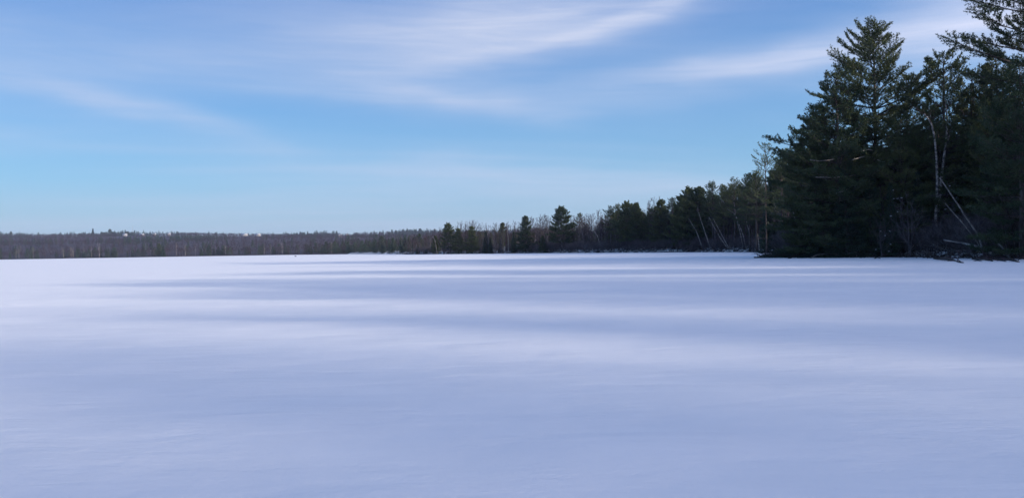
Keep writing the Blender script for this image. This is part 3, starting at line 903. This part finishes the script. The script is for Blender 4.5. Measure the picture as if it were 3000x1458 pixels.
# the wood behind the front row, and going on past the right edge of the photograph
rs = np.random.default_rng(77)
P = np.column_stack([rs.uniform(-60, 190, 5200), rs.uniform(-150, 500, 5200)])
sd = shore_dist(P)
keep = (sd > np.where(P[:, 1] < 60, 2.5, 7)) & (sd < 75)
P, sd = P[keep], sd[keep]
rows = []
H0 = land_h(P)
skyline2 = ([1190, 1290, 1350, 1385, 1420, 1500, 1560, 1590, 1640, 1700, 1750, 1790, 1840, 1900, 1940, 1990, 2020, 2100, 2150, 2200, 2300],
            [710, 690, 668, 664, 672, 668, 650, 645, 655, 645, 632, 610, 598, 606, 594, 584, 556, 540, 528, 514, 460])
for (x, y), d, z in zip(P, sd, H0):
    u = 1500 + x / max(y, 1) * F
    off = y < 70 or u > 3080
    if off:
        continue
    else:
        lim = 1.6 + (756 - SLOPE * u - (np.interp(u, *skyline2) + 8 if u < 2300 else 420)) / F * y - z
        if y < 140:
            h = rs.uniform(13, 19)
        else:
            h = min(rs.uniform(11, 16), lim) if u < 1500 else lim * rs.uniform(0.72, 1.0)
        if h < 5: continue
        pe = 0.7 if u > 1780 else 0.18
        k = rs.choice(['pine_a', 'pine_b']) if rs.uniform() < pe else rs.choice(['bare_a', 'bare_b'])
    rows.append((x, y, z - 0.2, k, h, rs.uniform(0.85, 1.2)))
ro = np.random.default_rng(11)
for gx in np.arange(40, 170, 5.2):          # the wood going on past the right edge of the photograph and behind the camera
    for gy in np.arange(-150, 90, 5.2):
        x, y = gx + ro.uniform(-2.2, 2.2), gy + ro.uniform(-2.2, 2.2)
        d = float(shore_dist([(x, y)])[0])
        if d < 2.5 or d > 70 or (y > 25 and 1500 + x / y * F < 3090): continue
        if ro.uniform() < 0.42:
            k = ro.choice(['pine_a', 'pine_b']); h = ro.uniform(15.5, 29)
        else:
            k = ro.choice(['bare_a', 'bare_b']); h = ro.uniform(16, 25)
        rows.append((x, y, ground(x, y) - 0.2, k, h, ro.uniform(0.85, 1.2)))
for _ in range(260):          # unseen young evergreens added along the right waterline to deepen shade on the snow
    i = rs.integers(1, 8); p = SHORE[i] + (SHORE[i + 1] - SHORE[i]) * rs.uniform()
    t = SHORE[i + 1] - SHORE[i]; t /= np.hypot(*t)
    p = p + np.array([t[1], -t[0]]) * rs.uniform(1.5, 14)
    if p[1] > 30 and 1500 + p[0] / p[1] * F < 3120: continue
    rows.append((p[0], p[1], ground(*p) - 0.2, rs.choice(['pine_a', 'pine_b']), rs.uniform(6, 13), rs.uniform(0.9, 1.3)))
for _ in range(420):          # close growth on the far part of the shore
    i = rs.integers(20, 31); p = SHORE[i] + (SHORE[i + 1] - SHORE[i]) * rs.uniform()
    t = SHORE[i + 1] - SHORE[i]; t /= np.hypot(*t)
    p = p + np.array([t[1], -t[0]]) * rs.uniform(5, 40)
    k = rs.choice(['bare_a', 'bare_b', 'bare_a', 'pine_a'])
    z = ground(*p); u = 1500 + p[0] / p[1] * F
    lim = 1.6 + (756 - SLOPE * u - (np.interp(u, *skyline2) + 12)) / F * p[1] - z
    if lim > 4: rows.append((p[0], p[1], z - 0.2, k, min(lim, 14) * rs.uniform(0.6, 0.95), rs.uniform(0.9, 1.3)))
mass('forest_interior', rows, 'dense mixed wood behind the front trees on the right shore', 'forest')

# leafless brush filling the foot of the wood
rows = []
arc = np.linspace(0, 1, len(SHORE))
for _ in range(2600):
    i = rs.choice([rs.integers(8, 16), rs.integers(16, 28)]); f = rs.uniform()
    p = SHORE[i] + (SHORE[i + 1] - SHORE[i]) * f
    t = SHORE[i + 1] - SHORE[i]; t /= np.hypot(*t)
    p = p + np.array([t[1], -t[0]]) * rs.uniform(0.6, 9)
    near = p[1] < 130
    rows.append((p[0], p[1], ground(*p) - 0.1, rs.choice(['brush_a', 'brush_b']), rs.uniform(1.2, 4.4), rs.uniform(0.9, 1.5)))
mass('brush', rows, 'tangled leafless brush along the foot of the shore wood', 'brush')

# the wooded hill over the lake
P = np.column_stack([rs.uniform(-2300, 500, 60000), rs.uniform(600, 3300, 60000)])
ang = P[:, 0] / P[:, 1]
sd = shore_dist(P)
P = P[(ang > -0.76) & (ang < 0.08) & (sd > 12) & (sd < 1560)]
sd = shore_dist(P)
# thin out the slope that hides behind the trees in front
pk = rs.uniform(size=len(P)) < np.where(sd < 60, 1.0, np.where(sd < 900, 0.55, 0.75))
P, sd = P[pk], sd[pk]
H0 = hill_h(P)
rows = []
def on_hill(u, v, y0=1200, y1=2450):
    """the point of the hill's surface seen at a photograph pixel"""
    best = None
    for Y in np.arange(y0, y1, 6.0):
        p = at(u, v, Y); g = float(hill_h([(p.x, p.y)])[0])
        if best is None or abs(p.z - g) < best[0]:
            best = (abs(p.z - g), p.x, p.y, g)
    return best[1:]
HOUSES = [(366, 689), (416, 690), (452, 689), (495, 688), (716, 689), (755, 688), (996, 694), (1016, 693)]
HPOS = [on_hill(*h) for h in HOUSES]
def cleared(x, y):
    for hx, hy, hz in HPOS:
        t = y / hy
        if abs(x - hx * t) < 20 and hy - 260 < y < hy + 14:
            return True
    return False
for (x, y), d, z in zip(P, sd, H0):
    if z < 0 or cleared(x, y): continue
    c = n2(x, y, 0.005, 4.0) * 1.7 + n2(x, y, 0.02, 6.0) * 0.9 + (0.25 if d > 1250 else 0)
    ev = rs.uniform() < 1 / (1 + math.exp(-(c - 0.55) * 9))
    k = (rs.choice(['far_pine', 'far_spruce']) if ev else rs.choice(['far_bare_a', 'far_bare_b']))
    rows.append((x, y, z - 0.3, k, rs.uniform(7, 10.5) * (1.2 if ev else 1.0) * (rs.uniform(0.8, 1.5) if d > 1250 and ev else 1.0), rs.uniform(1.6, 2.3) if not ev else rs.uniform(1.0, 1.5)))
# a tight front row along the far waterline
for i in range(28, len(SHORE) - 1):
    a, b = SHORE[i], SHORE[i + 1]; L = np.hypot(*(b - a)); t = (b - a) / L
    for s in np.arange(0, L, 1.5):
        p = a + t * s + np.array([t[1], -t[0]]) * rs.uniform(2.5, 32)
        if p[0] / p[1] < -0.76: continue
        ev = rs.uniform() < 0.38 + 0.9 * n2(p[0], p[1], 0.012, 2.0)
        k = rs.choice(['far_pine', 'far_spruce']) if ev else rs.choice(['far_bare_a', 'far_bare_b'])
        rows.append((p[0], p[1], 0.6, k, rs.uniform(7, 12.5), rs.uniform(1.0, 1.6)))
print('hill trees', len(rows))
mass('far_wood', rows, 'mass of bare brown trees and dark evergreens covering the far hill', 'forest')

# ------------------------------------------------------------------ single trees that stand out over the lake
def far_tree(key, u, v, Y, label, name='pine_tree', sxy=1.0, group=None, bare_tree=False):
    p = at(u, v, Y)
    g = max(0.6, float(hill_h([(p.x, p.y)])[0]))
    tree(key, p.x, p.y, max(6.0, p.z - g), label, 'tree', group, name, None, g, sxy, bare_tree)
for a in [('pine_thick_b', 1117, 689, 880, 'dark flat layered pine on the far shore left of the point', 'pine_tree', 1.3),
          ('pine_thick_b', 1174, 694, 880, 'smaller pine on the far shore beside the point', 'pine_tree', 1.1),
          ('pine_thick', 926, 722, 905, 'round dark evergreen low on the far shore', 'pine_tree', 1.6),
          ('pine_thick', 466, 712, 905, 'dark tall evergreen clump on the far shore, left part', 'pine_tree', 1.2),
          ('spruce_far', 478, 722, 900, 'spruce touching the dark evergreen clump of the far shore', 'spruce_tree', 1.4),
          ('spruce_far', 590, 728, 905, 'small dark spruce on the far waterline right of the evergreen clump', 'spruce_tree', 1.3),
          ('pine_thick_b', 322, 670, 2280, 'tallest rounded pine breaking the hill skyline left of the mast', 'pine_tree', 1.3),
          ('spruce_far', 272, 669, 2280, 'thin spire on the hill skyline', 'spruce_tree', 1.3),
          ('spruce_far', 367, 673, 2280, 'narrow spruce on the skyline just left of the mast', 'spruce_tree', 1.4),
          ('pine_thick_b', 32, 677, 2250, 'lone bump of pine at the left end of the skyline', 'pine_tree', 1.6),
          ('bare_d', 959, 675, 2150, 'big rounded bare tree on the skyline left of the white houses', 'bare_tree', 1.5),
          ('pine_thick', 930, 679, 2150, 'group pine on the skyline left of the rounded bare tree', 'pine_tree', 1.3),
          ('pine_thick_b', 888, 681, 2180, 'dark bump of pine on the middle skyline', 'pine_tree', 1.5),
          ('pine_thick_b', 1140, 677, 2100, 'rounded pine on the skyline above the layered pine', 'pine_tree', 1.5),
          ('spruce_far', 1182, 676, 2100, 'pointed spruce on the skyline at the point', 'spruce_tree', 1.3),
          ('spruce_far', 573, 678, 2250, 'narrow spruce on the skyline right of the hill houses', 'spruce_tree', 1.3)]:
    far_tree(a[0], a[1], a[2], a[3], a[4], a[5], a[6], bare_tree=a[5] == 'bare_tree')
rf = random.Random(21)
FZ = [(110, 'leftmost stretch'), (250, 'left of the thin skyline spire'), (390, 'below the radio mast'), (466, 'left of the evergreen clump'), (595, 'right of the evergreen clump'),
      (730, 'below the wide hill house'), (866, 'left of the rock on the ice'), (960, 'beside the round evergreen'), (1060, 'below the white houses'), (1130, 'under the layered pine'), (9999, 'beside the point')]
for k in range(18):
    u = rf.uniform(15, 1185)
    q = at(u, 745, 900)
    i = int(np.argmin([abs(p[0] / p[1] - q.x / q.y) for p in SHORE[26:]])) + 26
    Y = float(np.interp(-q.x / q.y, [-p[0] / p[1] for p in SHORE[26:]], [p[1] for p in SHORE[26:]])) + rf.uniform(8, 13)
    part = [z for z in FZ if u < z[0]][0][1]
    far_tree(rf.choice(['birch_a', 'birch_b']), u, 752 - 0.0165 * u - rf.uniform(24, 38), Y, 'pale slim birch at the far waterline, ' + part, 'birch_tree', 1.1, 'pale birches along the far shore', True)

# ------------------------------------------------------------------ houses and mast on the hill
def house(pos, w, d, h, rot, label):
    e = link('house', None, loc=pos); e.rotation_euler = (0, 0, rot)
    tag(e, label, 'house', 'houses on the far hill')
    b = MB(); b.box((0, 0, h / 2 - 1), (w, d, h + 2)); rh = d * 0.42
    b.add([(-w / 2, -d / 2, h), (-w / 2, d / 2, h), (-w / 2, 0, h + rh), (w / 2, -d / 2, h), (w / 2, d / 2, h), (w / 2, 0, h + rh)], [(0, 2, 1), (3, 4, 5)])
    link('wall', b.mesh('house_wall', MT['white']), e)
    r = MB(); o = 0.5; t = 0.35
    for sgn in (-1, 1):
        a = np.array([(-w / 2 - o, sgn * (d / 2 + o), h - 0.42 * o), (w / 2 + o, sgn * (d / 2 + o), h - 0.42 * o), (w / 2 + o, 0, h + rh + 0.05), (-w / 2 - o, 0, h + rh + 0.05)])
        V = np.vstack([a, a + np.array([0, 0, t])])
        r.add(V, None, [(0, 1, 2, 3), (4, 7, 6, 5), (0, 4, 5, 1), (1, 5, 6, 2), (2, 6, 7, 3), (3, 7, 4, 0)])
    rf_ = link('roof', r.mesh('house_roof', MT['roof']), e)
    c = MB(); c.box((w * 0.2, 0.4, h + rh + 0.6), (0.8, 0.8, 1.8)); link('chimney', c.mesh('chimney', MT['grey']), rf_)
    for x in (-w * 0.32, 0.0 + w * 0.12, w * 0.34):
        q = MB(); q.box((x, -d / 2 - 0.02, h * 0.55), (1.1, 0.12, 1.5)); link('window', q.mesh('house_window', MT['glass']), e)
    q = MB(); q.box((-w * 0.1, -d / 2 - 0.02, 1.05), (1.0, 0.14, 2.1)); link('door', q.mesh('house_door', MT['grey']), e)
HL = ['long low snowy roofed house below the mast, leftmost', 'snowy roofed house just right of the mast', 'small house among skyline trees right of the mast',
      'small white house at the left hill crest, rightmost of that cluster', 'wide snowy roofed house on the middle of the hill', 'snowy roofed house right of the wide one, middle hill',
      'white house with snowy roof right of the rounded skyline tree', 'tall white house at the right end of the hill']
for k, (p, lab) in enumerate(zip(HPOS, HL)):
    w = [10, 13, 8, 7, 15, 13, 10, 7][k]
    house((p[0], p[1], p[2]), w, 7, [3.0, 3.2, 4.5, 5, 3.4, 3.4, 5, 6.5][k], [0.2, -0.1, 0.5, 0.3, 0.05, -0.2, 0.35, -0.4][k], lab)
mp = at(388, 657, 2290)
mg = float(hill_h([(mp.x, mp.y)])[0])
mast = link('radio_mast', None, loc=(mp.x, mp.y, mg)); tag(mast, 'thin lattice radio mast standing on the left skyline', 'mast')
mh = mp.z - mg
leg = MB()
leg.tube([(0, 0.45, 0), (0, 0.45, mh * 0.9)], [0.14, 0.14], 5)
lm = leg.mesh('mast_leg', MT['steel'])
for k in range(3):
    o = link('leg', lm, mast); o.rotation_euler = (0, 0, k * 2.0944)
bb = MB()
for k in range(int(mh * 0.9 / 2)):
    for j in range(3):
        a0, a1 = j * 2.0944 + 1.5708, (j + 1) * 2.0944 + 1.5708
        bb.tube([(0.45 * math.cos(a0), 0.45 * math.sin(a0), k * 2), (0.45 * math.cos(a1), 0.45 * math.sin(a1), k * 2 + 2)], 0.05, 3, False)
tag(link('bracing', bb.mesh('mast_bracing', MT['steel']), mast), kind='stuff')
tip = MB(); tip.tube([(0, 0, mh * 0.89), (0, 0, mh)], [0.12, 0.05], 5); link('antenna', tip.mesh('mast_tip', MT['steel']), mast)

# ------------------------------------------------------------------ things on the ice and along the waterline
def rock(u, v, r, label):
    d = ray(u, v); Y = (EYE / -d.z) * d.y if d.z < 0 else 600
    Y = min(Y, 640); p = at(u, v, Y)
    b = MB(); rng = np.random.default_rng(int(u))
    import bmesh
    bm = bmesh.new(); bmesh.ops.create_icosphere(bm, subdivisions=2, radius=1)
    V = np.array([v_.co for v_ in bm.verts]); Fs = [[q.index for q in f.verts] for f in bm.faces]; bm.free()
    V *= (1 + rng.normal(0, 0.08, (len(V), 1))); V *= np.array([r * 1.3, r, r * 0.7])
    b.add(V, Fs)
    o = link('rock', b.mesh('rock', MT['driftwood'], True), None, (p.x, p.y, r * 0.15)); tag(o, label, 'rock')
rock(866, 751, 0.4, 'tiny dark rock alone on the far ice')

def log(pts, Y, dY, r, label, m='driftwood', tw=6, name='fallen_log'):
    return pole(name, pts, Y, r, label, m, (), None, 'log', dY, tw, 5)
log([(2738, 744), (2775, 756), (2800, 766), (2822, 770)], 79, -17, 0.2, 'dark fallen trunk lying on the snow, leftmost of the right edge logs')
log([(2852, 744), (2880, 756), (2908, 765)], 76, -10, 0.2, 'dark fallen trunk under the leaning poles, tip on the snow', tw=8)
log([(2876, 749), (2912, 758), (2947, 766)], 75, -10, 0.14, 'thin fallen trunk beside the dark one, right of it', tw=8)
log([(2922, 746), (2955, 758), (2986, 768)], 74, -11, 0.17, 'rightmost dark fallen trunk reaching onto the snow', tw=6)
log([(2848, 762), (2862, 762), (2878, 766)], 68, -2, 0.06, 'short dark stick lying between two fallen trunks', tw=0)
log([(2925, 731), (2885, 727), (2840, 716), (2806, 709), (2764, 703)], 78, 3, 0.15, 'pale fallen log propped above the bank at right', 'grey', tw=3)
log([(2962, 729), (2930, 715), (2890, 699)], 76, 2, 0.12, 'shorter pale log propped right of the long pale one', 'grey', tw=2)
log([(2558, 747), (2570, 753), (2580, 757)], 88, -6, 0.07, 'small dark stick poking out of the bank below the young spruces', tw=2)
log([(2516, 753), (2526, 753), (2534, 754)], 92, -2, 0.06, 'tiny dark stick on the snow left of the small stick', tw=3)
log([(2308, 756), (2330, 748), (2352, 738), (2372, 728)], 98, 5, 0.10, 'dark fallen bough at the left end of the near stand', tw=16)
log([(2372, 754), (2395, 745), (2430, 742), (2476, 746)], 97, 3, 0.08, 'pale arched bough resting on the bank at the point', 'grey', tw=6)
log([(2258, 746), (2268, 743), (2278, 741), (2290, 744)], 136, 1, 0.07, 'small dark branch lying alone on the snow left of the near stand', tw=14, name='fallen_branch')
log([(1748, 733), (1756, 739), (1768, 743)], 284, -6, 0.16, 'dark bent trunk slumped onto the ice below the white snag', tw=4)
log([(1712, 742), (1722, 736), (1734, 730)], 288, 3, 0.14, 'dark log on the bank left of the white snag', tw=4)
log([(1900, 736), (1912, 741), (1922, 743)], 262, -5, 0.14, 'dark log reaching the ice under the olive pines', tw=4)
log([(1948, 740), (1968, 735), (1990, 731)], 252, 2, 0.14, 'pale driftwood log on the bank of the stepped shore', 'grey', tw=4)
log([(1425, 745), (1450, 741), (1480, 737)], 356, 2, 0.2, 'long dark log along the snowy bank of the point', tw=4)
log([(1570, 726), (1582, 733), (1600, 739)], 336, -4, 0.18, 'pale bent log on the bank right of the dense dark pine', 'grey', tw=4)

# a spruce top that has slumped from the point down to the ice
for (x, y, rz, L, lab) in [(38.0, 103.0, 2.6, 6.5, 'dark spruce top slumped over the bank onto the snow'), (41.5, 101.0, 3.3, 5.5, 'second slumped spruce bough right of the spruce top')]:
    e = tree('spruce_a', x, y, L, lab, 'tree', None, 'fallen_spruce', 0, 0.9)
    e.rotation_euler = (math.radians(98), 0, rz + math.pi / 2)

def tangle(name, n, i0, i1, d0, d1, label, lmax, rad, m_='driftwood'):
    rng = np.random.default_rng(n)
    b = MB()
    for _ in range(n):
        i = rng.integers(i0, i1); f = rng.uniform()
        p = SHORE[i] + (SHORE[i + 1] - SHORE[i]) * f
        t = SHORE[i + 1] - SHORE[i]; t = t / np.hypot(*t)
        p = p + np.array([t[1], -t[0]]) * rng.uniform(d0, d1)
        z = ground(*p)
        a = rng.uniform(0, 6.28); e = rng.normal(0.25, 0.35); L = rng.uniform(0.5, lmax)
        d = np.array([math.cos(a) * math.cos(e), math.sin(a) * math.cos(e), math.sin(e)])
        q = np.array([p[0], p[1], z]) - d * L * 0.25
        m = q + d * L * 0.5 + rng.normal(0, 0.08 * L, 3); r = rng.uniform(0.5, 1) * rad
        b.tube([q, m, q + d * L], [r, r * 0.8, r * 0.4], 4, False)
    tag(link(name, b.mesh(name, MT[m_])), label, 'driftwood', kind='stuff')
tangle('driftwood_tangle', 2600, 9, 30, -1.0, 2.6, 'tangle of dark roots and driftwood along the snowy waterline', 3.2, 0.07)

tangle('dead_branches', 420, 8, 13, -0.6, 5.0, 'pale dead branches tangled on the bank at the right edge', 4.5, 0.045, 'grey')
tangle('dark_branches', 360, 8, 14, -2.6, 1.2, 'dark fallen twigs strewn over the snow edge at right', 2.6, 0.045)

# snow caught on boughs of the near stand
sb = MB(); rng = np.random.default_rng(3)
for (u, v, w) in [(2612, 557, 9), (2618, 582, 8), (2632, 581, 7), (2640, 579, 9), (2608, 633, 10), (2580, 677, 8), (2607, 677, 9), (2592, 690, 9), (2610, 715, 8),
                  (2566, 731, 10), (2603, 736, 8), (2782, 545, 11), (2758, 570, 8), (2802, 578, 7), (2960, 535, 8), (2743, 603, 9), (2770, 612, 9), (2630, 620, 6), (2735, 716, 7)]:
    p = np.array(at(u, v, 88.5)); L = w * 88.5 / F * 0.32
    for k in range(2):
        c = p + rng.normal(0, 1, 3) * np.array([L * 0.5, L * 0.5, L * 0.15])
        th = np.arange(6) * 1.0472
        ring = np.column_stack([np.cos(th) * L * 0.7, np.sin(th) * L * 0.5, rng.normal(0, 0.02, 6)]) + c
        sb.add(np.vstack([ring, c + (0, 0, L * 0.35), c - (0, 0, 0.05)]), [(i, (i + 1) % 6, 6) for i in range(6)] + [((i + 1) % 6, i, 7) for i in range(6)])
tag(link('snow_clumps', sb.mesh('snow_clumps', MT['roof'])), 'small clumps of snow caught on the lower boughs', 'snow', kind='stuff')

# ------------------------------------------------------------------ air
hb = MB()
hb.box((-500, 1900, 68), (6400, 5200, 144))
hm = bpy.data.materials.new('haze'); hm.use_nodes = True
hg = G(hm.node_tree); hg.n.clear()
ho = hg.new('ShaderNodeOutputMaterial'); hv = hg.new('ShaderNodeVolumePrincipled')
hv.inputs['Color'].default_value = (0.55, 0.66, 1.0, 1)
hv.inputs['Density'].default_value = 0.00008
hg.l.new(hv.outputs[0], ho.inputs['Volume'])
tag(link('haze', hb.mesh('haze', hm)), 'thin cold blue haze over the lake', 'haze', kind='stuff')
